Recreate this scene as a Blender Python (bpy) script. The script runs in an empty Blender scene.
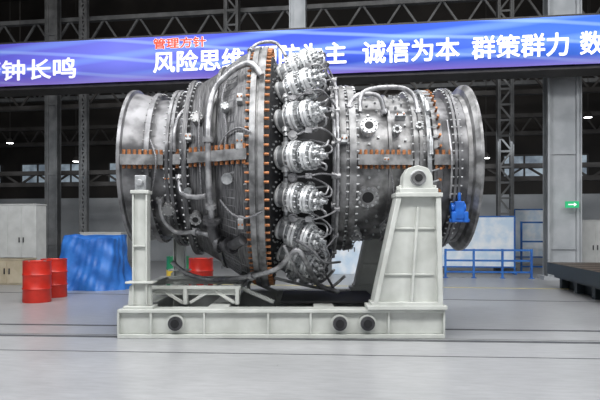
import bpy, math, random, bmesh
from mathutils import Vector, Matrix
random.seed(7)
sc=bpy.context.scene
col=sc.collection
pi=math.pi
# ------------------------------------------------------------ materials
def mat(name,c1,c2=None,metal=0.0,rough=0.5,scale=6.0,bump=0.0,rvar=0.08,stretch=None,detail=6,emit=0):
    m=bpy.data.materials.new(name); m.use_nodes=True
    nt=m.node_tree; N=nt.nodes; L=nt.links
    b=N['Principled BSDF']
    b.inputs['Metallic'].default_value=metal
    if c2 is None: c2=tuple(x*0.8 for x in c1)
    tc=N.new('ShaderNodeTexCoord'); mp=N.new('ShaderNodeMapping')
    if stretch: mp.inputs['Scale'].default_value=stretch
    L.new(tc.outputs['Object'],mp.inputs['Vector'])
    no=N.new('ShaderNodeTexNoise'); no.inputs['Scale'].default_value=scale; no.inputs['Detail'].default_value=detail
    L.new(mp.outputs['Vector'],no.inputs['Vector'])
    cr=N.new('ShaderNodeValToRGB')
    cr.color_ramp.elements[0].position=0.38; cr.color_ramp.elements[1].position=0.62
    cr.color_ramp.elements[0].color=(*c2,1); cr.color_ramp.elements[1].color=(*c1,1)
    L.new(no.outputs['Fac'],cr.inputs['Fac']); L.new(cr.outputs['Color'],b.inputs['Base Color'])
    mr=N.new('ShaderNodeMapRange'); mr.inputs['To Min'].default_value=max(0.03,rough-rvar); mr.inputs['To Max'].default_value=min(1,rough+rvar)
    L.new(no.outputs['Fac'],mr.inputs['Value']); L.new(mr.outputs['Result'],b.inputs['Roughness'])
    if bump>0:
        bp=N.new('ShaderNodeBump'); bp.inputs['Strength'].default_value=bump; bp.inputs['Distance'].default_value=0.02
        L.new(no.outputs['Fac'],bp.inputs['Height']); L.new(bp.outputs['Normal'],b.inputs['Normal'])
    if emit:
        L.new(cr.outputs['Color'],b.inputs['Emission Color']); b.inputs['Emission Strength'].default_value=emit
    return m
M_cast=mat('cast_steel',(0.33,0.33,0.335),(0.12,0.12,0.122),0.5,0.40,5,0.3,0.16,detail=10)
M_drum=mat('plain_casing_steel',(0.25,0.25,0.26),(0.08,0.08,0.085),0.5,0.40,3.5,0.3,0.16,detail=10)
M_dark=mat('dark_steel',(0.10,0.10,0.105),(0.045,0.045,0.05),0.45,0.45,7,0.3)
M_rib=mat('ribbed_steel',(0.19,0.19,0.195),(0.065,0.065,0.07),0.5,0.45,4,0.8,stretch=(16,1,1))
M_mach=mat('machined_steel',(0.50,0.51,0.52),(0.28,0.29,0.30),0.5,0.38,9)
M_bright=mat('bright_steel',(0.80,0.81,0.82),(0.50,0.51,0.52),0.4,0.38,7,rvar=0.1)
M_body=mat('can_body_steel',(0.34,0.35,0.36),(0.18,0.19,0.20),0.5,0.42,7,rvar=0.1)  # darkened colour imitates shade in the recesses between the can flanges
M_pipe=mat('pipe_steel',(0.42,0.42,0.43),(0.20,0.20,0.21),0.5,0.38,8)
M_braid=mat('braided_hose',(0.28,0.28,0.29),(0.11,0.11,0.12),0.3,0.5,60,0.6)
M_copper=mat('copper_bolt',(0.50,0.21,0.09),(0.28,0.12,0.05),0.35,0.45,20)
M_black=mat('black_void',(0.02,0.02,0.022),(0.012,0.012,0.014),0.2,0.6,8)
M_stand=mat('pale_stand_paint',(0.58,0.595,0.565),(0.48,0.495,0.465),0.0,0.45,3,0.05)
M_red=mat('red_drum_paint',(0.62,0.035,0.02),(0.48,0.025,0.015),0.0,0.35,4)
M_green=mat('green_drum_paint',(0.03,0.26,0.12),(0.02,0.18,0.08),0.0,0.4,4)
M_exit=mat('green_sign',(0.02,0.45,0.18),(0.02,0.38,0.15),0.0,0.4,4,emit=0.4)
M_yellow=mat('yellow_band_paint',(0.75,0.55,0.06),(0.65,0.45,0.05),0.0,0.4,4)
M_blue=mat('blue_clamp_paint',(0.02,0.16,0.62),(0.015,0.11,0.45),0.1,0.35,9)
M_tarp=mat('blue_tarp',(0.045,0.20,0.60),(0.022,0.12,0.42),0.0,0.40,3,0.5)
M_col=mat('column_paint',(0.20,0.205,0.21),(0.12,0.125,0.13),0.0,0.6,2)
M_coll=mat('light_column_paint',(0.44,0.46,0.48),(0.34,0.36,0.38),0.0,0.55,1.5)
M_cold=mat('dark_column_paint',(0.07,0.066,0.064),(0.04,0.037,0.035),0.0,0.6,2)
M_plate=mat('cast_iron_plate',(0.04,0.055,0.065),(0.025,0.038,0.045),0.3,0.45,4)
M_platet=mat('plate_top_iron',(0.15,0.11,0.085),(0.09,0.07,0.055),0.3,0.45,3)
M_cab=mat('cabinet_paint',(0.62,0.63,0.62),(0.54,0.55,0.54),0.0,0.5,3)
M_beige=mat('beige_bench',(0.50,0.44,0.33),(0.42,0.36,0.26),0.0,0.55,3)
M_fence=mat('blue_fence_paint',(0.03,0.16,0.48),(0.02,0.1,0.35),0.0,0.45,4)
M_board=mat('white_board',(0.80,0.84,0.88),(0.56,0.69,0.82),0.0,0.5,2.5)
M_yel=mat('yellow_marking',(0.60,0.52,0.20),(0.45,0.40,0.2),0.0,0.6,3)
M_groove=mat('floor_groove',(0.10,0.105,0.11),(0.06,0.065,0.07),0.1,0.55,5)
M_rail=mat('floor_rail_steel',(0.30,0.30,0.30),(0.2,0.2,0.2),0.5,0.4,5)
M_lamp=mat('lamp_glass',(0.9,0.9,0.9),(0.9,0.9,0.9),0,0.5,3,emit=14)
M_win=mat('window_glass',(0.46,0.55,0.62),(0.16,0.20,0.25),0,0.3,1.2,emit=0.4)
M_white=mat('letter_white',(0.92,0.92,0.94),(0.88,0.88,0.9),0,0.5,3,emit=0.4)  # emission gives the white lettering a painted-in lit look
M_orange=mat('letter_orange',(0.85,0.12,0.06),(0.8,0.09,0.05),0,0.5,3,emit=0.1)  # slight emission imitates light on the lettering
M_wallu=mat('wall_dark_cladding',(0.032,0.027,0.024),(0.014,0.012,0.011),0.0,0.7,0.6)
M_walll=mat('wall_light_panel',(0.48,0.50,0.52),(0.34,0.36,0.385),0.0,0.6,0.5)
M_side=mat('wall_side_cladding',(0.18,0.19,0.20),(0.11,0.115,0.12),0.0,0.7,0.6)
def floor_mat():
    m=bpy.data.materials.new('worn_concrete_floor'); m.use_nodes=True
    nt=m.node_tree; N=nt.nodes; L=nt.links; b=N['Principled BSDF']
    tc=N.new('ShaderNodeTexCoord')
    a=N.new('ShaderNodeTexNoise'); a.inputs['Scale'].default_value=0.5; a.inputs['Detail'].default_value=8; a.inputs['Roughness'].default_value=0.65
    f=N.new('ShaderNodeTexNoise'); f.inputs['Scale'].default_value=9; f.inputs['Detail'].default_value=8; f.inputs['Roughness'].default_value=0.7
    mp=N.new('ShaderNodeMapping'); mp.inputs['Scale'].default_value=(0.35,1.6,1)
    L.new(tc.outputs['Object'],a.inputs['Vector']); L.new(tc.outputs['Object'],mp.inputs['Vector']); L.new(mp.outputs['Vector'],f.inputs['Vector'])
    r1=N.new('ShaderNodeValToRGB'); r1.color_ramp.elements[0].position=0.3; r1.color_ramp.elements[1].position=0.7
    r1.color_ramp.elements[0].color=(0.31,0.315,0.325,1); r1.color_ramp.elements[1].color=(0.385,0.39,0.40,1)
    L.new(a.outputs['Fac'],r1.inputs['Fac'])
    r2=N.new('ShaderNodeValToRGB'); r2.color_ramp.elements[0].position=0.35; r2.color_ramp.elements[1].position=0.62
    r2.color_ramp.elements[0].color=(0.80,0.80,0.80,1); r2.color_ramp.elements[1].color=(1,1,1,1)
    L.new(f.outputs['Fac'],r2.inputs['Fac'])
    mx=N.new('ShaderNodeMix'); mx.data_type='RGBA'; mx.blend_type='MULTIPLY'; mx.inputs[0].default_value=1
    L.new(r1.outputs['Color'],mx.inputs[6]); L.new(r2.outputs['Color'],mx.inputs[7]); L.new(mx.outputs[2],b.inputs['Base Color'])
    mr=N.new('ShaderNodeMapRange'); mr.inputs['To Min'].default_value=0.22; mr.inputs['To Max'].default_value=0.38
    L.new(a.outputs['Fac'],mr.inputs['Value']); L.new(mr.outputs['Result'],b.inputs['Roughness'])
    return m
M_floor=floor_mat()
def banner_mat():
    m=bpy.data.materials.new('banner_print'); m.use_nodes=True
    nt=m.node_tree; N=nt.nodes; L=nt.links; b=N['Principled BSDF']; b.inputs['Roughness'].default_value=0.5
    b.inputs['Specular IOR Level'].default_value=0.2
    tc=N.new('ShaderNodeTexCoord'); sp=N.new('ShaderNodeSeparateXYZ'); L.new(tc.outputs['Object'],sp.inputs[0])
    mr=N.new('ShaderNodeMapRange'); mr.inputs['From Min'].default_value=-10; mr.inputs['From Max'].default_value=9
    L.new(sp.outputs['X'],mr.inputs['Value'])
    cr=N.new('ShaderNodeValToRGB'); e=cr.color_ramp.elements
    e[0].position=0; e[0].color=(0.13,0.12,0.62,1); e[1].position=1; e[1].color=(0.06,0.17,0.66,1)
    for p,c in ((0.22,(0.17,0.19,0.70)),(0.45,(0.06,0.09,0.54)),(0.7,(0.045,0.10,0.55))):
        n=e.new(p); n.color=(*c,1)
    L.new(mr.outputs['Result'],cr.inputs['Fac'])
    def streak(rot,sc_,lo,colr,prev,seed,amt):
        w=N.new('ShaderNodeTexWave'); w.wave_type='BANDS'; w.bands_direction='Z'
        mp=N.new('ShaderNodeMapping'); mp.inputs['Scale'].default_value=(0.16,1,0.6); mp.inputs['Rotation'].default_value=(0,rot,0); mp.inputs['Location'].default_value=(seed,0,seed*0.3)
        L.new(tc.outputs['Object'],mp.inputs['Vector']); L.new(mp.outputs['Vector'],w.inputs['Vector'])
        w.inputs['Scale'].default_value=sc_; w.inputs['Distortion'].default_value=2.6; w.inputs['Detail'].default_value=1; w.inputs['Detail Scale'].default_value=0.6
        c2=N.new('ShaderNodeValToRGB'); c2.color_ramp.elements[0].position=lo; c2.color_ramp.elements[0].color=(0,0,0,1); c2.color_ramp.elements[1].position=1.0; c2.color_ramp.elements[1].color=(amt,amt,amt,1)
        L.new(w.outputs['Fac'],c2.inputs['Fac'])
        mx=N.new('ShaderNodeMix'); mx.data_type='RGBA'; L.new(c2.outputs['Color'],mx.inputs[0]); L.new(prev,mx.inputs[6]); mx.inputs[7].default_value=(*colr,1)
        return mx.outputs[2]
    o=streak(0.35,0.8,0.60,(0.22,0.38,0.88),cr.outputs['Color'],0.7,0.45)
    o=streak(-0.3,1.1,0.85,(0.42,0.60,0.95),o,3.1,0.35)
    mz=N.new('ShaderNodeMapRange'); mz.inputs['From Min'].default_value=-0.40; mz.inputs['From Max'].default_value=-0.70; mz.inputs['To Max'].default_value=0.6
    L.new(sp.outputs['Z'],mz.inputs['Value'])
    mx=N.new('ShaderNodeMix'); mx.data_type='RGBA'; L.new(mz.outputs['Result'],mx.inputs[0]); L.new(o,mx.inputs[6]); mx.inputs[7].default_value=(0.42,0.25,0.72,1)
    L.new(mx.outputs[2],b.inputs['Base Color'])
    L.new(mx.outputs[2],b.inputs['Emission Color']); b.inputs['Emission Strength'].default_value=0.35  # emission imitates light falling on the banner
    return m
M_banner=banner_mat()
# ------------------------------------------------------------ mesh builder
def frame(d):
    d=Vector(d).normalized()
    up=Vector((0,0,1)) if abs(d.z)<0.9 else Vector((1,0,0))
    a=d.cross(up).normalized(); b=d.cross(a).normalized()
    return a,b,d
class MB:
    def __init__(s): s.v=[]; s.f=[]; s.m=[]
    def add(s,vs,fs,m=0):
        o=len(s.v); s.v+= [tuple(v) for v in vs]
        for f in fs: s.f.append([i+o for i in f]); s.m.append(m)
    def box(s,c,d,m=0,R=None):
        c=Vector(c); vs=[]
        for x in(-.5,.5):
            for y in(-.5,.5):
                for z in(-.5,.5):
                    p=Vector((x*d[0],y*d[1],z*d[2]))
                    if R is not None: p=R@p
                    vs.append(c+p)
        s.add(vs,[(0,1,3,2),(4,6,7,5),(0,4,5,1),(2,3,7,6),(0,2,6,4),(1,5,7,3)],m); return s
    def beam(s,p0,p1,w,h,m=0):
        p0=Vector(p0);p1=Vector(p1); d=p1-p0
        a,b,_=frame(d); vs=[]
        for p in(p0,p1):
            for i,j in((-1,-1),(1,-1),(1,1),(-1,1)): vs.append(p+a*i*w/2+b*j*h/2)
        s.add(vs,[(0,3,2,1),(4,5,6,7),(0,1,5,4),(1,2,6,5),(2,3,7,6),(3,0,4,7)],m); return s
    def cyl(s,p0,p1,r0,r1=None,seg=20,m=0):
        if r1 is None:r1=r0
        p0=Vector(p0);p1=Vector(p1);a,b,_=frame(p1-p0); vs=[]
        for p,r in((p0,r0),(p1,r1)):
            for i in range(seg):
                t=2*pi*i/seg; vs.append(p+a*r*math.cos(t)+b*r*math.sin(t))
        fs=[(i,(i+1)%seg,seg+(i+1)%seg,seg+i) for i in range(seg)]
        fs+= [list(range(seg))[::-1],list(range(seg,2*seg))]
        s.add(vs,fs,m); return s
    def lathe(s,prof,seg=96,m=0,closed=True,ax='X',c=(0,0,0)):
        n=len(prof); vs=[]
        for i in range(seg):
            t=2*pi*i/seg
            for (x,r) in prof:
                if ax=='X': vs.append((c[0]+x,c[1]-r*math.cos(t),c[2]+r*math.sin(t)))
                else: vs.append((c[0]+r*math.cos(t),c[1]+r*math.sin(t),c[2]+x))
        fs=[]
        for i in range(seg):
            j=(i+1)%seg
            for k in range(n if closed else n-1):
                l=(k+1)%n; fs.append((i*n+k,j*n+k,j*n+l,i*n+l))
        s.add(vs,fs,m); return s
    def tube(s,pts,r,seg=10,m=0,sub=6):
        P=[Vector(p) for p in pts]
        if len(P)>2 and sub>1:
            Q=[]
            for i in range(len(P)-1):
                a=P[max(i-1,0)];b=P[i];c=P[i+1];d=P[min(i+2,len(P)-1)]
                for k in range(sub):
                    t=k/sub
                    Q.append(0.5*((2*b)+(c-a)*t+(2*a-5*b+4*c-d)*t*t+(3*b-a-3*c+d)*t**3))
            Q.append(P[-1]); P=Q
        n=len(P); vs=[]; a=None
        for i in range(n):
            d=(P[min(i+1,n-1)]-P[max(i-1,0)]).normalized()
            if a is None: a,_,_=frame(d)
            a=(a-d*a.dot(d)).normalized(); b=d.cross(a)
            for k in range(seg):
                t=2*pi*k/seg; vs.append(P[i]+a*r*math.cos(t)+b*r*math.sin(t))
        fs=[(i*seg+k,i*seg+(k+1)%seg,(i+1)*seg+(k+1)%seg,(i+1)*seg+k) for i in range(n-1) for k in range(seg)]
        fs+=[list(range(seg))[::-1],[(n-1)*seg+k for k in range(seg)]]
        s.add(vs,fs,m); return s
    def prism(s,poly,y0,y1,m=0):   # poly in xz
        n=len(poly); vs=[(x,y0,z) for x,z in poly]+[(x,y1,z) for x,z in poly]
        s.add(vs,[list(range(n)),list(range(n,2*n))[::-1]]+[(i,n+i,n+(i+1)%n,(i+1)%n) for i in range(n)],m); return s
    def obj(s,name,mats,parent=None,loc=(0,0,0),rotz=0,label=None,cat=None,group=None,kind=None,smooth=True,bevel=0,ang=35):
        me=bpy.data.meshes.new(name); me.from_pydata(s.v,[],s.f)
        if not isinstance(mats,(list,tuple)): mats=[mats]
        for mm in mats: me.materials.append(mm)
        me.polygons.foreach_set('material_index',s.m)
        bm=bmesh.new(); bm.from_mesh(me); bmesh.ops.remove_doubles(bm,verts=bm.verts,dist=1e-5)
        bmesh.ops.recalc_face_normals(bm,faces=bm.faces); bm.to_mesh(me); bm.free()
        if smooth:
            me.polygons.foreach_set('use_smooth',[True]*len(me.polygons)); me.set_sharp_from_angle(angle=math.radians(ang))
        me.update()
        o=bpy.data.objects.new(name,me); col.objects.link(o)
        o.location=loc; o.rotation_euler[2]=rotz
        if parent: o.parent=parent
        if bevel:
            b=o.modifiers.new('bevel','BEVEL'); b.width=bevel; b.segments=2; b.limit_method='ANGLE'
        meta(o,label,cat,group,kind); return o
def meta(o,label=None,cat=None,group=None,kind=None):
    if label:o['label']=label
    if cat:o['category']=cat
    if group:o['group']=group
    if kind:o['kind']=kind
def empty(name,loc,label,cat,rotz=0,group=None):
    o=bpy.data.objects.new(name,None); o.empty_display_size=0.3; col.objects.link(o); o.location=loc; o.rotation_euler[2]=rotz
    meta(o,label,cat,group); return o
# ------------------------------------------------------------ camera
F=600.0; HZ=232.0; CZ=1.5
cd=bpy.data.cameras.new('camera'); cam=bpy.data.objects.new('camera',cd); col.objects.link(cam)
cam.location=(0,0,CZ); cam.rotation_euler=(pi/2,0,0); cd.sensor_width=36; cd.lens=36; cd.shift_y=32/600
cd.clip_end=200; sc.camera=cam
# ------------------------------------------------------------ gas turbine (local frame, axis height AZ)
Y0=10.0; AZ=2.55
GT=empty('gas_turbine',(0,Y0,0),'large industrial gas turbine with exposed combustors resting on pale steel stand','gas turbine')
def S(x,R,th):
    t=math.radians(th); return Vector((x,-R*math.cos(t),AZ+R*math.sin(t)))
def T(px,py,R):
    # measured point on the casing at radius R
    dx=(px-300)/F; dz=(HZ-py)/F; h=CZ-AZ
    a=1+dz*dz; b=2*(-Y0+h*dz); c=Y0*Y0+h*h-R*R
    D=b*b-4*a*c
    t=(-b-math.sqrt(max(D,0)))/(2*a)
    return Vector((dx*t,t-Y0,CZ+dz*t))
def ringbolts(mb,x0,x1,R,n,r,m,seg=6,off=0):
    for i in range(n):
        th=360*(i+off)/n
        mb.cyl(S(x0,R,th),S(x1,R,th),r,seg=seg,m=m)
C=(0,0,AZ)
def part(mb,name,mats,label=None,parent=None,**k): return mb.obj(name,mats,parent=parent or GT,label=label,**k)
# exhaust flange: wide plain flared ring
b=MB(); b.lathe([(-2.68,1.16),(-2.68,1.28),(-2.63,1.28),(-2.61,1.23),(-2.30,1.15),(-2.29,1.23),(-2.22,1.23),(-2.22,1.06)],m=0,c=C)
ringbolts(b,-2.32,-2.19,1.205,50,0.013,1)
part(b,'exhaust_flange',[M_drum,M_cast],ang=25)
# exhaust casing: plain drum with a thick flange
prof=[(-2.22,1.0),(-2.22,1.12),(-1.98,1.13),(-1.97,1.28),(-1.925,1.28),(-1.92,1.25),(-1.905,1.25),(-1.90,1.28),(-1.86,1.28),(-1.85,1.15)]
prof+=[(-1.76,1.18),(-1.76,1.0)]; XE=-1.76
b=MB(); b.lathe(prof,m=0,c=C)
ringbolts(b,-2.0,-1.83,1.25,60,0.015,1)
part(b,'exhaust_casing',[M_drum,M_mach,M_cast],ang=25)
b=MB(); b.lathe([(-2.60,1.12),(-2.60,0.02),(-2.50,0.02),(-2.50,1.12)],seg=64,m=0,c=C); 
b.cyl((-2.64,0,AZ),(-2.5,0,AZ),0.45,seg=40); part(b,'exhaust_diffuser_hub',M_dark)
# turbine shell (cone)
prof=[(XE,1.05),(XE,1.20),(-1.71,1.22),(-1.70,1.43),(-1.63,1.43),(-1.62,1.35),(-1.30,1.54),(-1.02,1.73),(-0.88,1.82),(-0.78,1.86),(-0.69,1.87),(-0.69,1.2)]
b=MB(); b.lathe(prof,seg=128,m=0,c=C)
b.lathe([(-1.24,1.54),(-1.24,1.63),(-1.19,1.65),(-1.19,1.56)],seg=128,m=3,c=C)
ringbolts(b,-1.73,-1.60,1.395,72,0.015,1)
for i in range(96):
    th=i*3.75; b.beam(S(-1.16,1.62,th),S(-0.90,1.80,th),0.016,0.03,2)
for i in range(48):
    th=i*7.5+3; b.beam(S(-0.90,1.78,th),S(-0.71,1.87,th),0.03,0.05,3)
part(b,'turbine_casing',[M_rib,M_mach,M_drum,M_cast],ang=25)
# main flange pair with copper nuts
b=MB(); b.lathe([(-0.69,1.6),(-0.69,1.93),(-0.61,1.95),(-0.605,1.91),(-0.575,1.91),(-0.57,1.95),(-0.49,1.95),(-0.49,1.3)],seg=128,m=0,c=C)
ringbolts(b,-0.49,-0.42,1.91,96,0.021,1); ringbolts(b,-0.75,-0.685,1.90,96,0.017,1)
part(b,'main_flange',[M_cast,M_copper],ang=25)
# combustor casing
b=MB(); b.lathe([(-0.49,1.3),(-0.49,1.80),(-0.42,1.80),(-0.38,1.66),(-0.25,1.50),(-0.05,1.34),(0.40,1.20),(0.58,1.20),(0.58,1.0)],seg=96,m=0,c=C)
part(b,'combustor_casing',[M_black])  # black colour stands in for shade in the recess behind the cans
# combustor cans
ax_t=math.radians(27)
def ring(mb,z0,z1,r,m,seg=36): mb.cyl((0,0,z0),(0,0,z1),r,seg=seg,m=m)
bb=MB()
ring(bb,0,0.055,0.258,0); ring(bb,0.05,0.32,0.150,2); ring(bb,0.10,0.13,0.172,0); ring(bb,0.22,0.24,0.168,0)
ring(bb,0.315,0.355,0.225,0); ring(bb,0.35,0.37,0.205,1); ring(bb,0.365,0.405,0.225,0); ring(bb,0.40,0.51,0.130,2); ring(bb,0.44,0.46,0.15,1)
for i in range(16):
    t=2*pi*i/16; bb.cyl((0.228*math.cos(t),0.228*math.sin(t),0.04),(0.228*math.cos(t),0.228*math.sin(t),0.095),0.015,seg=6,m=1)
    bb.cyl((0.198*math.cos(t),0.198*math.sin(t),0.27),(0.198*math.cos(t),0.198*math.sin(t),0.445),0.013,seg=6,m=1)
bb.cyl((-0.275,0,0.2),(0.275,0,0.2),0.045,seg=16,m=1); bb.cyl((-0.21,0,0.2),(0.21,0,0.2),0.068,seg=16,m=0)
for a in(-1.1,-2.1):
    bb.cyl((0,0,0.17),(0.22*math.cos(a),0.22*math.sin(a),0.17),0.035,seg=12,m=0); bb.cyl((0.20*math.cos(a),0.20*math.sin(a),0.17),(0.235*math.cos(a),0.235*math.sin(a),0.17),0.055,seg=12,m=1)
ee=MB()
ring(ee,0.505,0.54,0.20,0); ring(ee,0.535,0.555,0.18,1); ring(ee,0.55,0.59,0.20,0); ring(ee,0.585,0.63,0.125,2); ring(ee,0.62,0.645,0.15,0)
for i in range(14):
    t=2*pi*i/14; ee.cyl((0.176*math.cos(t),0.176*math.sin(t),0.48),(0.176*math.cos(t),0.176*math.sin(t),0.625),0.013,seg=6,m=1)
for i in range(6):
    t=2*pi*i/6+.3; c=(0.105*math.cos(t),0.105*math.sin(t))
    ee.cyl((*c,0.64),(*c,0.75),0.024,seg=10,m=1); ee.cyl((*c,0.69),(*c,0.715),0.04,seg=6,m=0)
ee.cyl((0,0,0.64),(0,0,0.83),0.034,seg=12,m=1); ee.cyl((0,0,0.74),(0,0,0.77),0.055,seg=10,m=0)
vv=MB()
vv.box((0.12,-0.19,0.46),(0.10,0.10,0.10)); vv.cyl((0.12,-0.19,0.46),(0.12,-0.28,0.46),0.035,seg=14); vv.cyl((0.12,-0.27,0.46),(0.12,-0.295,0.46),0.055,seg=6)
vv.cyl((0.12,-0.19,0.36),(0.12,-0.19,0.55),0.028,seg=12); vv.cyl((0.02,-0.19,0.46),(0.20,-0.19,0.46),0.025,seg=12)
v2=MB()
v2.cyl((-0.13,-0.18,0.40),(-0.13,-0.18,0.60),0.035,seg=12); v2.cyl((-0.13,-0.18,0.44),(-0.13,-0.18,0.47),0.055,seg=6); v2.cyl((-0.13,-0.18,0.55),(-0.13,-0.18,0.58),0.05,seg=6)
def hose(pts,r):
    m=MB(); m.tube(pts,r,seg=8); return m
hs=[(hose([(0.03,-0.105,0.73),(0.05,-0.14,0.82),(0.13,-0.2,0.80),(0.20,-0.23,0.66),(0.25,-0.22,0.45),(0.26,-0.14,0.2)],0.014),M_braid),
    (hose([(-0.10,0.02,0.73),(-0.14,0.02,0.82),(-0.20,-0.06,0.78),(-0.15,-0.18,0.66),(-0.13,-0.18,0.58)],0.014),M_pipe),
    (hose([(0.10,0.03,0.73),(0.12,0.02,0.82),(0.2,-0.06,0.82),(0.16,-0.18,0.70),(0.12,-0.19,0.55)],0.013),M_pipe),
    (hose([(-0.13,-0.18,0.40),(-0.15,-0.22,0.32),(-0.12,-0.22,0.22),(-0.11,-0.19,0.17)],0.014),M_pipe),
    (hose([(-0.02,-0.105,0.73),(-0.03,-0.19,0.76),(-0.02,-0.25,0.60),(0.0,-0.26,0.40),(0.04,-0.26,0.2),(0.06,-0.26,0.06)],0.012),M_braid)]
base=None
for i in range(18):
    th=i*20; t=math.radians(th)
    rad=Vector((0,-math.cos(t),math.sin(t))); tan=Vector((0,math.sin(t),math.cos(t)))
    d=(Vector((math.cos(ax_t),0,0))+rad*math.sin(ax_t)).normalized()
    yv=d.cross(tan)
    Mx=Matrix((tan,yv,d)).transposed().to_4x4(); Mx.translation=S(-0.37,1.49,th)
    if base is None:
        o=part(bb,'combustor_can',[M_bright,M_mach,M_body],'bright machined combustor can with bolted flanges')
        q=[part(ee,'end_cover',[M_bright,M_mach,M_body],parent=o),part(vv,'fuel_valve',[M_mach],'small steel valve block',parent=o),part(v2,'fuel_valve',[M_bright],'small bright union fitting',parent=o)]
        q+=[part(hm,'fuel_hose',[mm],'thin steel fuel line',parent=o) for hm,mm in hs]
        base=(o,*q)
    else:
        o=base[0].copy(); col.objects.link(o); o.parent=GT
        for q in base[1:]:
            c=q.copy(); col.objects.link(c); c.parent=o
    o.matrix_local=Mx
# manifold rings
for (xx,RR,rr_) in((0.54,1.44,0.026),(0.50,1.30,0.03)):
    b=MB(); n=72; pts=[S(xx,RR,i*360/n) for i in range(n+1)]
    b.tube(pts,rr_,seg=8,sub=1)
    for i in range(18): b.cyl(S(xx-0.04,RR,i*20+10),S(xx+0.04,RR,i*20+10),rr_*1.8,seg=10)
    part(b,'fuel_manifold_ring',[M_pipe])
for i in range(18):
    b=MB(); th=i*20+10
    b.tube([S(0.54,1.44,th),S(0.46,1.60,th+1),S(0.30,1.80,th+2),S(0.12,1.80,th+1),S(-0.1,1.66,th)],0.014,seg=8)
    b.box(S(0.12,1.80,th+1),(0.09,0.07,0.07)); b.cyl(S(-0.1,1.40,th),S(-0.1,1.72,th),0.045,seg=12); b.cyl(S(-0.1,1.66,th),S(-0.1,1.70,th),0.07,seg=12)
    part(b,'feed_hose',[M_braid if i%2 else M_pipe])
# compressor discharge flange
b=MB(); b.lathe([(0.58,1.0),(0.58,1.34),(0.67,1.36),(0.68,1.31),(0.71,1.31),(0.72,1.36),(0.82,1.34),(0.82,1.0)],m=0,c=C)
ringbolts(b,0.56,0.86,1.325,70,0.016,1); part(b,'compressor_discharge_flange',[M_cast,M_mach],ang=25)
# compressor casing
b=MB(); b.lathe([(0.82,0.9),(0.82,1.20),(0.95,1.18),(1.30,1.17),(1.31,1.20),(1.36,1.20),(1.37,1.16),(1.66,1.15),(1.67,1.26),(1.73,1.26),(1.735,1.24),(1.745,1.24),(1.75,1.27),(1.80,1.27),(1.81,1.15),(1.96,1.15),(1.97,1.22),(2.02,1.22),(2.02,0.9)],m=0,c=C)
ringbolts(b,1.64,1.83,1.235,64,0.014,1)
for row,xx in enumerate((1.02,1.16,1.46,1.56)):
    for i in range(30):
        th=i*12+row*5; b.cyl(S(xx,1.14,th),S(xx,1.205,th),0.018,seg=8,m=1)
part(b,'compressor_casing',[M_cast,M_mach],ang=25)
# guide vane ring
b=MB(); b.lathe([(1.86,1.25),(1.86,1.28),(1.92,1.28),(1.92,1.25)],m=0,c=C)
for i in range(48):
    th=i*7.5; b.beam(S(1.90,1.27,th),S(2.05,1.26,th+2),0.024,0.02,0); b.cyl(S(2.05,1.12,th+2),S(2.05,1.29,th+2),0.02,seg=8,m=1); b.cyl(S(1.90,1.14,th),S(1.90,1.29,th),0.011,seg=6,m=0)
part(b,'guide_vane_ring',[M_mach,M_copper])
for th in(-28,8,38):
    b=MB(); b.cyl(S(1.90,1.33,th-5),S(1.90,1.33,th+5),0.035,seg=12); b.cyl(S(1.90,1.33,th+5),S(1.90,1.32,th+10),0.015,seg=8); b.beam(S(1.90,1.2,th-4),S(1.90,1.34,th-4),0.06,0.05)
    part(b,'vane_actuator',[M_mach])
# inlet casing
b=MB(); b.lathe([(2.02,0.9),(2.02,1.21),(2.10,1.21),(2.12,1.15),(2.24,1.16),(2.25,1.31),(2.285,1.31),(2.29,1.28),(2.30,1.28),(2.305,1.31),(2.34,1.31),(2.35,1.18),(2.50,1.19),(2.50,1.05),(2.2,1.0)],m=0,c=C)
ringbolts(b,2.22,2.37,1.285,64,0.014,1)
part(b,'inlet_casing',[M_drum,M_mach],ang=25)
b=MB(); b.lathe([(2.48,1.08),(2.48,1.20),(2.54,1.22),(2.56,1.30),(2.62,1.36),(2.66,1.36),(2.67,1.34),(2.63,1.30),(2.62,1.16),(2.50,1.06)],m=0,c=C)
part(b,'inlet_bellmouth',[M_cast],ang=25)
b=MB(); b.lathe([(2.1,0.0),(2.1,1.0),(2.2,1.0),(2.2,0.5),(2.5,0.35),(2.6,0.0)],seg=64,m=0,closed=False,c=C)
part(b,'inlet_hub',[M_dark])
# horizontal joint flanges
def joint(xa,xb,R0,R1,name,sp=0.075,h=0.15,w=0.14,sides=(-1,1)):
    for sgn in sides:
        b=MB()
        vs=[]
        for x,R in((xa,R0),(xb,R1)):
            for y in(R-0.12,R+w):
                for z in(-h/2,h/2): vs.append((x,sgn*y,AZ+z))
        b.add(vs,[(0,1,3,2),(4,6,7,5),(0,4,5,1),(2,3,7,6),(0,2,6,4),(1,5,7,3)],0)
        n=int((xb-xa)/sp)
        for i in range(n):
            f=(i+.5)/n; x=xa+(xb-xa)*f; R=R0+(R1-R0)*f+w*0.5
            b.cyl((x,sgn*R,AZ-h/2-0.05),(x,sgn*R,AZ+h/2+0.075),0.026,seg=6,m=1)
        part(b,name,[M_cast,M_copper],bevel=0)
joint(-2.60,-1.99,1.21,1.15,'horizontal_joint_flange')
joint(-1.84,-1.72,1.20,1.24,'horizontal_joint_flange')
joint(-1.60,-0.72,1.38,1.87,'horizontal_joint_flange',w=0.12)
joint(0.84,1.64,1.18,1.16,'horizontal_joint_flange')
joint(1.95,2.24,1.17,1.17,'horizontal_joint_flange')
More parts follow.
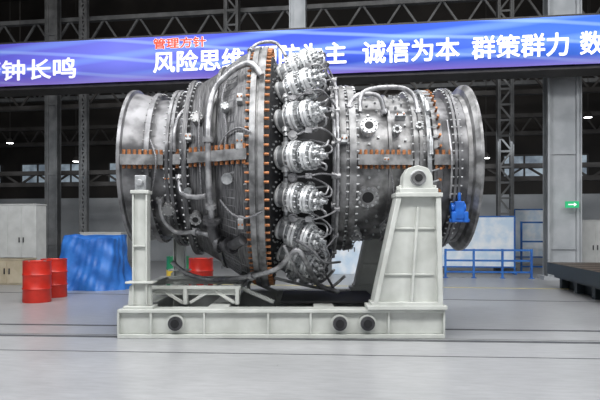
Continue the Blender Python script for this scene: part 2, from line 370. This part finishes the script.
# pipes
def pipe(pts,r=0.05,mtl=None,fl=(),name='pipe'):
    P=[T(*p) for p in pts]
    b=MB(); b.tube(P,r,seg=14,sub=8)
    for k in fl:
        p=P[k]; q=P[k+1] if k+1<len(P) else P[k-1]
        d=(q-p).normalized(); b.cyl(p-d*0.03,p+d*0.03,r*1.75,seg=18,m=0)
        for j in range(6):
            a,c,_=frame(d); t=j*pi/3; o=a*math.cos(t)*r*1.45+c*math.sin(t)*r*1.45
            b.cyl(p+o-d*0.045,p+o+d*0.045,0.01,seg=6)
    part(b,name,[mtl or M_pipe])
pipe([(262,76,1.98),(252,64,2.0),(240,66,1.96),(226,76,1.86),(214,90,1.74),(209,112,1.70),(208,140,1.70),(209,185,1.70),(211,206,1.70),(212,226,1.70)],0.044,fl=(6,8))
pipe([(212,220,1.70),(213,234,1.72),(219,244,1.76),(230,246,1.82),(243,240,1.92)],0.075,M_dark,fl=(0,2,3),name='pipe_elbow')
pipe([(180,178,1.30),(181,192,1.42),(192,197,1.58),(206,196,1.70)],0.036,fl=(0,))
pipe([(186,108,1.34),(178,118,1.40),(174,135,1.42),(175,152,1.36)],0.026,fl=(0,))
pipe([(160,200,1.25),(163,218,1.32),(176,232,1.38),(196,232,1.50),(212,236,1.68)],0.034,fl=(0,3))
pipe([(247,66,1.95),(251,50,2.04),(260,43,2.08),(276,43,2.06),(286,56,1.95)],0.024,fl=(1,))
pipe([(218,150,1.68),(226,135,1.78),(238,128,1.90),(250,132,1.96)],0.016,M_braid)
pipe([(220,200,1.70),(232,214,1.84),(246,218,1.94),(262,212,1.99)],0.016,M_braid)
pipe([(226,84,1.82),(222,100,1.78),(226,128,1.78),(224,160,1.76)],0.015,M_braid)
pipe([(200,98,1.56),(199,130,1.58),(200,165,1.58),(202,200,1.58)],0.013,M_braid)
pipe([(150,140,1.20),(156,160,1.34),(152,190,1.26),(146,205,1.22)],0.014,M_braid)
pipe([(172,262,1.30),(188,274,1.5),(215,280,1.75),(252,276,2.0),(278,268,2.04),(296,250,2.06),(306,262,2.06),(318,284,1.95),(338,292,1.6)],0.038,fl=(3,))
pipe([(284,246,2.06),(292,262,2.06),(300,276,2.0),(320,282,1.9),(334,270,1.8)],0.022)
pipe([(296,240,2.06),(312,250,2.06),(324,262,2.0),(340,262,1.5)],0.018,M_braid)
pipe([(275,278,1.98),(300,284,1.95),(328,288,1.7),(345,276,1.4)],0.024)
pipe([(322,268,2.0),(330,282,1.9),(336,290,1.7),(350,290,1.3)],0.02,M_braid)
# overhead pipes of the compressor
pipe([(352,128,1.26),(349,108,1.32),(358,95,1.36),(378,96,1.38),(384,112,1.22)],0.034,fl=(1,4))
pipe([(360,112,1.24),(362,94,1.38),(378,88,1.44),(402,88,1.44),(414,96,1.36),(418,112,1.24)],0.036,fl=(5,))
pipe([(356,150,1.28),(352,170,1.32),(350,195,1.32),(354,220,1.30)],0.016,M_braid)
pipe([(392,176,1.24),(394,196,1.28),(390,214,1.26),(380,226,1.24)],0.016,M_braid)
pipe([(447,120,1.30),(452,160,1.34),(450,198,1.32)],0.016,M_pipe)
# ports
def port(px,py,R,r,h,mtl,bl=10,dark=True):
    p=T(px,py,R); n=Vector((0,p.y,p.z-AZ)).normalized()
    b=MB(); b.cyl(p-n*0.08,p+n*h,r*0.8,seg=28); b.cyl(p+n*h,p+n*(h+0.03),r,seg=28)
    b.cyl(p+n*(h+0.032),p+n*(h+0.06),r*(0.98),seg=28)
    if dark: b.cyl(p+n*(h+0.06),p+n*(h+0.065),r*0.5,seg=24,m=1)
    a,c,_=frame(n)
    for j in range(bl):
        t=2*pi*j/bl; o=(a*math.cos(t)+c*math.sin(t))*r*0.82
        b.cyl(p+o+n*h,p+o+n*(h+0.085),r*0.09+0.003,seg=6,m=2)
    part(b,'access_port',[mtl,M_black,M_mach])
port(368,131,1.17,0.13,0.10,M_bright); port(367,194,1.17,0.17,0.08,M_cast,12); port(396,133,1.17,0.07,0.06,M_mach,6)
port(355,230,1.2,0.10,0.08,M_mach,8,False); port(198,122,1.40,0.09,0.08,M_cast,8,False); port(228,178,1.68,0.08,0.08,M_mach,8,False)
port(170,205,1.16,0.10,0.10,M_cast,8,False)
port(418,130,1.17,0.06,0.08,M_mach,6); port(197,214,1.40,0.09,0.10,M_cast,8)
port(385,225,1.17,0.09,0.07,M_mach,8,False)
port(226,112,1.70,0.06,0.10,M_mach,6,False); port(189,190,1.34,0.06,0.08,M_mach,6,False)
# brackets / small blocks on the casing
for (px,py,R,w,h) in((240,142,1.86,.10,.22),(240,100,1.86,.08,.14),(241,222,1.88,.08,.16),(344,140,1.36,.10,.12),(405,205,1.2,.10,.12),(400,118,1.18,.16,.05),(189,138,1.40,.09,.10),(168,178,1.2,.08,.14),(386,160,1.3,.08,.06)):
    p=T(px,py,R); n=Vector((0,p.y,p.z-AZ)).normalized(); th=math.atan2(n.z,-n.y)
    b=MB(); Rm=Matrix.Rotation(-th,3,'X'); b.box(p,(w,0.14,h),0,Rm)
    for sx in(-1,1):
        q=p+n*0.07+Vector((sx*w*.3,0,0)); b.cyl(q,q+n*0.03,0.014,seg=6,m=1)
    part(b,'bracket',[M_mach,M_copper],bevel=0.006)
# blue clamp on inlet
b=MB(); p=T(457,209,1.36)
b.cyl(p+Vector((-0.10,0,0.02)),p+Vector((0.12,0,0.02)),0.07,seg=20); b.box(p+Vector((0.02,-0.02,-0.02)),(0.14,0.14,0.26))
b.box(p+Vector((-0.07,-0.05,-0.12)),(0.07,0.10,0.16)); b.box(p+Vector((0.11,-0.05,-0.12)),(0.07,0.10,0.16))
b.cyl(p+Vector((-0.13,-0.05,-0.17)),p+Vector((0.17,-0.05,-0.17)),0.03,seg=12); b.cyl(p+Vector((0.02,-0.05,0.1)),p+Vector((0.02,-0.05,0.24)),0.025,seg=12)
part(b,'lifting_clamp',[M_blue],'bright blue clamp bolted to inlet casing',bevel=0.012)
# trunnion
for sg in(-1,1):
    b=MB(); b.cyl((1.66,sg*1.05,2.26),(1.66,sg*1.62,2.26),0.10,seg=24); b.cyl((1.66,sg*1.60,2.26),(1.66,sg*1.64,2.26),0.055,seg=24,m=1)
    b.box((1.66,sg*1.09,2.26),(0.34,0.16,0.26))
    part(b,'trunnion',[M_cast,M_black],bevel=0.008)
# ------------------------------------------------------------ stand
ST=empty('transport_stand',(0,Y0,0),'pale grey-green welded steel cradle carrying the gas turbine','stand')
def sp(mb,name,mats=M_stand,label=None,parent=None,bevel=0.008): return mb.obj(name,mats,parent=parent or ST,label=label,bevel=bevel)
XL,XR=-2.57,2.04
for sg in(-1,1):
    yf=sg*1.40
    b=MB(); b.box(((XL+XR)/2,yf,0.03),(XR-XL,0.34,0.06)); b.box(((XL+XR)/2,yf,0.385),(XR-XL,0.34,0.05))
    b.box(((XL+XR)/2,yf,0.21),(XR-XL-0.04,0.22,0.30))
    for x in(XL+0.01,-2.1,-1.35,-0.45,0.15,1.25,XR-0.01): b.box((x,yf,0.21),(0.03,0.33,0.31))
    rail=sp(b,'side_rail')
    for x in(-1.75,0.56,0.95):
        b=MB(); ya=yf+sg*0.11
        b.cyl((x,ya,0.215),(x,ya+sg*0.06,0.215),0.125,seg=28); b.cyl((x,ya+sg*0.055,0.215),(x,ya+sg*0.10,0.215),0.10,seg=28,m=1)
        b.cyl((x,ya+sg*0.09,0.215),(x,ya+sg*0.115,0.215),0.06,seg=20,m=2)
        sp(b,'lifting_trunnion',[M_stand,M_dark,M_black],'dark round lifting lug',parent=rail,bevel=0)
for x in(-2.40,-1.2,0.35,1.75):
    b=MB(); b.box((x,0,0.385),(0.30,2.46,0.05)); b.box((x,0,0.03),(0.30,2.46,0.05)); b.box((x,0,0.21),(0.05,2.46,0.30)); sp(b,'cross_beam')
# raised open frame at the exhaust end
for yb in(-0.95,0.95):
    b=MB(); b.box((-1.72,yb,0.665),(1.66,0.16,0.05)); b.box((-1.72,yb,0.60),(1.66,0.04,0.10))
    for x in(-2.50,-1.72,-0.94): b.box((x,yb,0.53),(0.06,0.16,0.24))
    for x in(-2.1,-1.32): b.beam((x-0.34,yb,0.43),(x,yb,0.64),0.06,0.05); b.beam((x,yb,0.64),(x+0.34,yb,0.43),0.06,0.05)
    sp(b,'upper_beam')
for x in(-2.46,-0.96):
    b=MB(); b.box((x,0,0.66),(0.14,1.76,0.06)); b.box((x,0,0.60),(0.04,1.76,0.08)); sp(b,'upper_cross_member')
for s in(-1,1):
    b=MB(); b.beam((-0.95,s*0.75,0.66),(-0.40,s*0.75,0.42),0.08,0.06); sp(b,'slanted_brace')
b=MB(); b.box((0.45,0,0.425),(1.5,1.7,0.03)); sp(b,'shade_plate',M_black,'black plate standing in for the shade under the turbine')  # black plate, its colour imitates the shade below the turbine
for sg in(-1,1):
    yy=sg*1.38
    b=MB(); b.box((-2.29,yy,0.43),(0.42,0.30,0.04)); 
    b.prism([(-2.46,0.45),(-2.12,0.45),(-2.14,0.72),(-2.19,0.78),(-2.19,2.05),(-2.37,2.05),(-2.37,0.78),(-2.44,0.72)],yy-0.05,yy+0.05)
    b.box((-2.375,yy,1.26),(0.025,0.20,1.6)); b.box((-2.185,yy,1.26),(0.025,0.20,1.6))
    b.box((-2.28,yy,2.07),(0.26,0.24,0.05)); b.box((-2.28,yy,1.3),(0.18,0.18,0.03)); b.box((-2.28,yy,0.78),(0.40,0.26,0.03))
    post=sp(b,'support_post')
    b=MB(); b.box((-2.28,yy-sg*0.10,2.20),(0.16,0.32,0.22)); b.cyl((-2.28,yy+sg*0.08,2.20),(-2.28,yy+sg*0.13,2.20),0.05,seg=20)
    sp(b,'support_bracket',[M_mach],'grey steel bracket',parent=post)
for sg in(-1,1):
    yy=sg*1.42
    b=MB()
    b.box((1.50,yy,0.44),(1.12,0.42,0.06)); b.box((1.50,yy,0.49),(1.00,0.38,0.05))
    b.prism([(1.06,0.50),(1.98,0.50),(1.95,2.00),(1.38,2.00)],yy-0.09,yy+0.09)
    b.beam((1.06,yy,0.50),(1.39,yy,2.00),0.38,0.07); b.beam((1.97,yy,0.50),(1.94,yy,2.00),0.38,0.07)
    b.beam((1.57,yy,0.50),(1.66,yy,1.85),0.30,0.035)
    b.box((1.665,yy,2.02),(0.66,0.42,0.06)); b.box((1.665,yy,2.08),(0.54,0.38,0.07))
    b.box((1.52,yy,0.9),(0.72,0.24,0.03)); b.box((1.60,yy,1.55),(0.60,0.24,0.03))
    b.prism([(1.44,2.11),(1.88,2.11),(1.86,2.30),(1.80,2.40),(1.66,2.44),(1.52,2.40),(1.46,2.30)],yy-0.15,yy+0.15)
    for x in(1.42,1.90): b.cyl((x,yy-0.1,2.05),(x,yy-0.1,2.16),0.03,seg=6); b.cyl((x,yy+0.1,2.05),(x,yy+0.1,2.16),0.03,seg=6)
    sp(b,'support_pedestal')
    b=MB(); b.cyl((1.66,yy+sg*0.14,2.26),(1.66,yy+sg*0.17,2.26),0.115,seg=28); sp(b,'bearing_ring',M_mach,'grey round bearing cap')
# ------------------------------------------------------------ room
HA=math.radians(8.4); OY=18.25
def H(u,v,z=0): return Vector((u*math.cos(HA)+v*math.sin(HA),OY-u*math.sin(HA)+v*math.cos(HA),z))
def U(px,v=0):
    k=(px-300)/F; oy=OY; ca,sa=math.cos(HA),math.sin(HA)
    return (k*(oy+v*ca)-v*sa)/(ca+k*sa)
b=MB(); b.box((0,0,-0.1),(64,50,0.2)); b.obj('floor',M_floor,loc=H(0,-5.0),rotz=-HA,kind='structure',label='worn grey concrete hall floor',smooth=False)
VB=12
b=MB(); b.box((0,0,1.65),(64,0.3,3.3),0); b.box((0,0,8.65),(64,0.3,10.7),1)
b.obj('wall_back',[M_walll,M_wallu],loc=H(0,VB),rotz=-HA,kind='structure',label='pale lower panels with dark cladding above',smooth=False)
b=MB(); b.box((0,0,7),(0.3,40,14)); b.obj('wall_left',M_side,loc=H(-24,-8),rotz=-HA,kind='structure',smooth=False)
b=MB(); b.box((0,0,7),(0.3,40,14)); b.obj('wall_right',M_side,loc=H(24,-8),rotz=-HA,kind='structure',smooth=False)
b=MB(); b.box((0,0,14.1),(48,40,0.2)); b.obj('ceiling',M_wallu,loc=H(0,-8),rotz=-HA,kind='structure',smooth=False)
for i,(v,w,mm,rot) in enumerate(((-9.85,0.13,M_groove,HA*.5),(-9.69,0.03,M_rail,HA*.5),(-8.85,0.10,M_groove,HA*.5),(-1.4,0.12,M_yel,0),(-10.9,0.02,M_groove,HA*.5),(-4.4,0.05,M_groove,0))):
    b=MB(); b.box((0,0,0.002),(46,w,0.004)); b.obj('trim_%d'%(i+1),mm,loc=H(0,v),rotz=-HA+rot,kind='structure',smooth=False)
for i in range(9):
    b=MB(); b.box((0,0,0),(3.8,0.08,1.1)); 
    for k in range(5): b.box((-1.9+k*0.95,-0.05,0),(0.08,0.08,1.1),1)
    for z in(-.55,.55): b.box((0,-0.05,z),(3.8,0.08,0.08),1)
    b.obj('window_%d'%(i+1),[M_win,M_cold],loc=H(-20+i*5,VB-0.2,4.6),rotz=-HA,kind='structure',smooth=False)
b=MB(); b.box((0,0,0),(26,0.5,1.45)); b.box((0,0,0.75),(26,0.9,0.08)); b.box((0,0,-0.75),(26,0.9,0.08))
for i in range(13): b.box((-12+i*2,0,0),(0.06,0.8,1.45))
b.obj('crane_girder',M_cold,loc=H(0,0.62,6.98),rotz=-HA,label='dark steel crane girder carrying the blue banner',cat='girder',smooth=False)
BN=MB(); n=60; vs=[]
for i in range(n+1):
    u=-12+24*i/n
    for z in(-0.69,0.69): vs.append((u,0.012*math.sin(u*2.3),z))
BN.add(vs,[(2*i,2*i+2,2*i+3,2*i+1) for i in range(n)])
ban=BN.obj('banner',M_banner,loc=H(0,0,6.97),rotz=-HA,label='long blue fabric banner with white slogan lettering',cat='banner')
so=ban.modifiers.new('s','SOLIDIFY'); so.thickness=0.01; so.offset=-1
def text(s,pxa,pxb,z,size,mtl,bold=0.017,dy=-0.035):
    cu=bpy.data.curves.new('t','FONT'); cu.body=s; cu.size=size; cu.extrude=0.004; cu.align_x='CENTER'; cu.align_y='CENTER'
    t=bpy.data.objects.new('t',cu); col.objects.link(t); bpy.context.view_layer.update()
    dg=bpy.context.evaluated_depsgraph_get(); me=bpy.data.meshes.new_from_object(t.evaluated_get(dg)); bpy.data.objects.remove(t)
    xs=[v.co.x for v in me.vertices]; ys=[v.co.y for v in me.vertices]
    ua,ub=U(pxa),U(pxb)
    w=max(xs)-min(xs); cx=(max(xs)+min(xs))/2; cy=(max(ys)+min(ys))/2; k=(ub-ua)/w
    V=[((v.co.x-cx)*k,v.co.y-cy,v.co.z) for v in me.vertices]; P=[list(p.vertices) for p in me.polygons]
    b=MB(); q=0
    for j in range(8):
        a=j*pi/4; q+=1
        b.add([(x+bold*math.cos(a),y+bold*math.sin(a),zz+0.0004*q) for x,y,zz in V],P)
    m2=bpy.data.meshes.new('banner_lettering'); m2.from_pydata(b.v,[],b.f); m2.materials.append(mtl)
    o=bpy.data.objects.new('banner_lettering',m2); col.objects.link(o); o.parent=ban
    o.location=((ua+ub)/2,dy,z-6.97); o.rotation_euler=(pi/2,0,0); o['label']='lettering reading '+s
text('警钟长鸣',-22,76,6.78,0.70,M_white)
text('风险思维',154,244,6.84,0.70,M_white)
text('预防为主',256,346,6.88,0.70,M_white)
text('诚信为本',363,459,6.86,0.70,M_white)
text('群策群力',472,568,6.86,0.70,M_white)
text('数据说话',580,676,6.86,0.70,M_white)
text('管理方针',154,206,7.42,0.34,M_white,0.022,-0.03)
text('管理方针',154,206,7.42,0.34,M_orange,0.008,-0.045)
def column(u,v,w,h,mtl,lab,solid=False,grp='hall steel columns'):
    b=MB(); d=w*0.9
    for sx in(-1,1):
        b.box((sx*(w/2-0.06),0,h/2),(0.12,d*0.5,h)); b.box((sx*(w/2-0.02),0,h/2),(0.04,d*0.75,h))
    if solid:
        b.box((0,-0.05,h/2),(w,0.06,h)); 
        for z in range(1,int(h),3): b.box((0,-0.10,z),(w,0.06,0.10))
    k=0; z=0.4
    while z<h-w and not solid:
        s=1 if k%2 else -1
        b.beam((s*(w/2-.06),-d*.2,z),(-s*(w/2-.06),-d*.2,z+w),0.03,0.07)
        b.beam((-(w/2-.06),-d*.2,z),((w/2-.06),-d*.2,z),0.03,0.08); z+=w; k+=1
    b.box((0,0,0.06),(w*1.3,d,0.12))
    return b.obj('steel_column',mtl,loc=H(u,v),rotz=-HA,label=lab,cat='column',group=grp,smooth=False)
column(U(562,2),2,1.0,13.9,M_coll,'broad solid light grey steel column',True)
column(U(298,2),2,0.55,13.9,M_coll,'solid light grey steel column above turbine',True)
for px in(53,84,-30): column(U(px,6),6,0.55 if px!=84 else 0.35,13.9,M_col,'slim grey steel column in the rear bay',px!=84)
for px in(232,505,620): column(U(px,6),6,0.6,13.9,M_col,'slim grey steel column in the rear bay')
# green exit sign fixed to the broad column
es=empty('exit_sign',H(U(572,1.55),1.55,2.35),'small green exit sign mounted on light grey column','sign',rotz=-HA)
b=MB(); b.box((0,0,0),(0.40,0.05,0.2)); b.obj('sign_panel',M_exit,parent=es,smooth=False)
b=MB(); b.box((-0.03,-0.03,0),(0.18,0.01,0.035)); b.prism([(0.05,0.06),(0.14,0.0),(0.05,-0.06)],-0.035,-0.025); b.obj('arrow_mark',M_white,parent=es,smooth=False)
b=MB(); b.box((0,0.12,0),(0.06,0.2,0.06)); b.obj('wall_bracket',M_cold,parent=es,smooth=False)
def truss(v,z,hh,mtl,L=40,step=1.6):
    b=MB(); b.box((0,0,z),(L,0.25,0.18)); b.box((0,0,z+hh),(L,0.25,0.18)); n=int(L/step)
    for i in range(n):
        x=-L/2+i*step; b.beam((x,0,z),(x+step/2,0,z+hh),0.08,0.08); b.beam((x+step/2,0,z+hh),(x+step,0,z),0.08,0.08)
    b.obj('lattice_girder',mtl,loc=H(0,v),rotz=-HA,label='long steel lattice girder between hall columns',cat='girder',group='hall lattice girders',smooth=False)
truss(6.6,7.0,1.0,M_cold); truss(6.6,9.6,1.2,M_col); truss(6.6,3.6,0.5,M_cold)
truss(10.5,8.3,0.9,M_col); truss(10.5,6.0,0.8,M_cold,step=1.1); truss(3.2,11.0,1.2,M_cold)
for (px,v,z) in((10,8,5.7),(76,9,4.9),(486,8,4.6),(590,9,8.8),(588,8,6.2),(20,5,9.2)):
    b=MB(); b.lathe([(0.0,0.0),(0.0,0.16),(0.02,0.18),(0.16,0.12),(0.24,0.05),(0.24,0.0)],seg=20,closed=False,ax='Z'); b.cyl((0,0,0.22),(0,0,14-z),0.012,seg=6); b.cyl((0,0,-0.005),(0,0,0.01),0.15,seg=20,m=1)
    b.obj('pendant_lamp',[M_cold,M_lamp],loc=H(U(px,v),v,z),label='small round high-bay lamp hanging from ceiling',cat='lamp',group='high-bay lamps')
# ------------------------------------------------------------ floor objects
def drum(x,y,lab,mats=None,grp='red oil drums'):
    b=MB(); pr=[(0,0.0),(0,0.285),(0.02,0.292)]
    for z in(0.29,0.59): pr+=[(z-0.025,0.285),(z,0.300),(z+0.025,0.285)]
    pr+=[(0.86,0.285),(0.88,0.295),(0.88,0.28),(0.862,0.275),(0.862,0.0)]
    b.lathe(pr,seg=40,closed=False,ax='Z')
    if mats: b.lathe([(0.33,0.287),(0.33,0.291),(0.55,0.291),(0.55,0.287)],seg=40,m=1,ax='Z')
    d=b.obj('drum',mats or [M_red],loc=(x,y,0),label=lab,cat='drum',group=grp,ang=50)
    b=MB(); b.cyl((0.17,0,0.862),(0.17,0,0.885),0.035,seg=16); b.obj('bung_cap',[M_mach],parent=d)
    b=MB(); b.cyl((-0.18,0.02,0.862),(-0.18,0.02,0.88),0.02,seg=12); b.obj('bung_cap',[M_mach],parent=d)
drum((37-300)/F*12.9,12.9,'red steel oil drum standing on hall floor')
drum((54-300)/F*13.9,13.9,'red steel drum behind another drum near tarp')
drum((201-300)/F*14.2,14.2,'red steel drum standing behind the turbine stand')
drum((178-300)/F*15.2,15.2,'green drum with yellow band behind turbine stand',[M_green,M_yellow],'oil drums behind the stand')
# tarp covered crate
TC=Vector(((95-300)/F*16.0,16.0,0))
b=MB(); n=144; rows=24; vs=[]
def rr(t,a,c,p=5):
    ct,s_=math.cos(t),math.sin(t); k=(abs(ct/a)**p+abs(s_/c)**p)**(-1/p); return k*ct,k*s_
for j in range(rows+1):
    f=j/rows
    for i in range(n):
        t=2*pi*i/n; x,y=rr(t,0.70+0.17*f**1.6,0.55+0.14*f,7-3.5*f)
        amp=f**1.1*(0.5+0.5*math.sin(t*2+1))
        w=1+amp*0.14*abs(math.sin(t*3.5+1.3+1.8*f))**0.8-0.03*f+amp*0.05*math.sin(t*9+f*5)+0.015*math.sin(t*23+f*9)+0.03*math.sin(f*7+t*3)+0.02*math.sin(f*15-t*5)
        w*=1+(0.14*f**5)*(0.5+0.5*math.sin(t*5+1))
        top=1.36+0.05*math.sin(t*2+.6)+0.03*math.sin(t*5)
        vs.append((x*w,y*w,top*(1-f)))
fs=[(j*n+i,j*n+(i+1)%n,(j+1)*n+(i+1)%n,(j+1)*n+i) for j in range(rows) for i in range(n)]
for r in(0.66,0.33):
    for i in range(n):
        t=2*pi*i/n; x,y=rr(t,0.70*r,0.55*r); vs.append((x,y,1.40+0.05*r*math.sin(t*2+.6)+0.02*math.sin(x*9+y*6)))
o1=(rows+1)*n
fs+=[(i,(i+1)%n,o1+(i+1)%n,o1+i) for i in range(n)]+[(o1+i,o1+(i+1)%n,o1+n+(i+1)%n,o1+n+i) for i in range(n)]
vs.append((0,0,1.43)); fs+=[(o1+n+i,o1+n+(i+1)%n,len(vs)-1) for i in range(n)]
b.add(vs,fs); b.obj('tarp_covered_crate',M_tarp,loc=TC,rotz=-0.1,label='crate draped to the floor with wrinkled blue tarpaulin',cat='covered crate',ang=70)
def cabinet(px,d,w,dp,h,mtl,lab,doors=2):
    o=empty('storage_cabinet',((px-300)/F*d,d,0),lab,'cabinet',rotz=-HA,group='workshop cabinets')
    b=MB(); b.box((0,0,h/2),(w,dp,h)); b.box((0,0,h-0.02),(w+0.04,dp+0.04,0.04)); b.obj('body',mtl,parent=o,smooth=False,bevel=0.01)
    for k in range(doors):
        x=-w/2+(k+.5)*w/doors; b=MB(); b.box((x,-dp/2-0.01,h/2-0.02),(w/doors-0.03,0.02,h-0.14)); dd=b.obj('door',mtl,parent=o,smooth=False)
        b=MB(); b.box((x+(w/doors*0.35)*(1 if k%2==0 else -1),-dp/2-0.035,h*0.52),(0.03,0.03,0.16)); b.obj('handle',M_dark,parent=dd,smooth=False)
cabinet(14,19.5,1.9,0.6,2.4,M_cab,'tall white double door steel cabinet',4)
cabinet(14,17.3,1.0,0.6,0.75,M_beige,'low beige cabinet beside the red drums',2)
cabinet(104,22.5,1.6,0.6,1.5,M_cab,'pale grey cabinet behind the blue tarp',2)
cabinet(352,21.5,1.4,0.6,1.7,M_board,'pale blue cabinet behind the turbine stand',2)
cabinet(592,20.0,0.9,0.6,1.9,M_cab,'pale tall cabinet beside the wide column',2)
def fence(px,d,w,h,n):
    o=empty('guard_fence',((px-300)/F*d,d,0),'open blue tubular guard railing on hall floor','fence',rotz=-HA,group='blue guard fences')
    for i in range(n+1): 
        b=MB(); b.box((-w/2+w*i/n,0,h/2),(0.07,0.07,h)); b.box((-w/2+w*i/n,0,0.01),(0.16,0.16,0.02)); b.obj('post',M_fence,parent=o,smooth=False)
    for z in(0.2,h*0.6,h-0.04): 
        b=MB(); b.box((0,0,z),(w,0.05,0.06)); b.obj('rail',M_fence,parent=o,smooth=False)
fence(488,19.5,2.7,0.95,3); fence(538,22.5,1.2,1.9,1)
def board(px,d,w,z0,h):
    o=empty('notice_board',((px-300)/F*d,d,0),'white and blue notice board on steel legs','notice board',rotz=-HA,group='notice boards')
    b=MB(); b.box((0,0,z0+h/2),(w,0.04,h)); b.obj('panel',M_board,parent=o,smooth=False)
    b=MB()
    for s in(-1,1): b.box((s*w/2,0,(z0+h)/2),(0.06,0.06,z0+h)); b.box((s*w/2,0,0.03),(0.08,0.5,0.06))
    b.box((0,0,z0+h),(w,0.06,0.05)); b.box((0,0,z0),(w,0.06,0.05)); b.obj('frame',M_fence,parent=o,smooth=False)
board(468,21.5,3.2,0.25,1.8)
board(530,24.0,1.2,0.5,1.9)
# cast iron surface plate
PL=Vector((6.75,16.4,0))
b=MB(); W=5.0; D=7.4
b.box((W/2,-D/2,0.52),(W,D,0.30)); b.box((W/2,-D/2,0.34),(W-0.3,D-0.3,0.12))
for i in range(6): b.box((W/2,-0.4-i*1.3,0.18),(W-0.5,0.20,0.36))
for j in range(4): b.box((0.5+j*1.4,-D/2,0.18),(0.14,D-0.4,0.36))
b.box((W/2,-D/2,0.673),(W-0.02,D-0.02,0.006),2)
for j in range(9): b.box((W/2,-0.4-j*0.8,0.678),(W-0.1,0.05,0.004),1)
b.obj('surface_plate',[M_plate,M_black,M_platet],loc=PL,rotz=-HA,label='thick dark cast iron surface plate with brownish top',cat='surface plate',smooth=False,bevel=0)
# ------------------------------------------------------------ lights
def area(loc,tgt,sx,sy,p,c=(1,1,1)):
    l=bpy.data.lights.new('hall_and_fill_light','AREA'); l.shape='RECTANGLE'; l.size=sx; l.size_y=sy; l.energy=p; l.color=c
    o=bpy.data.objects.new('hall_and_fill_light',l); col.objects.link(o); o.location=loc
    o.rotation_euler=(Vector(tgt)-Vector(loc)).to_track_quat('-Z','Y').to_euler()
area((0,2,10),(0,10,2),14,2,1100,(1,0.99,0.97))
area((-7,4,8),(-1,10,2),2,5,450,(0.95,0.97,1)); area((8,4,8),(1,10,2),2,5,450,(0.95,0.97,1))
area((0,8.5,12.5),(0,8.5,0),16,1.0,1250); area((0,14,12.5),(0,14,0),18,2,600)
area((0,-2,3.5),(0,10,1.5),14,3,120)  # added front fill, no fixture of the hall
area((0,23,5.0),(0,29,1.0),30,1,150,(0.92,0.96,1)); area((0,21,12.5),(0,29,6),30,2,150,(1,0.92,0.84))  # added lamps that brighten the background, not hall fixtures
w=bpy.data.worlds.new('world'); sc.world=w; w.use_nodes=True
w.node_tree.nodes['Background'].inputs['Color'].default_value=(0.75,0.82,0.9,1); w.node_tree.nodes['Background'].inputs['Strength'].default_value=0.28
sc.view_settings.view_transform='Standard'; sc.view_settings.look='None'; sc.view_settings.exposure=0.12; sc.view_settings.gamma=0.95
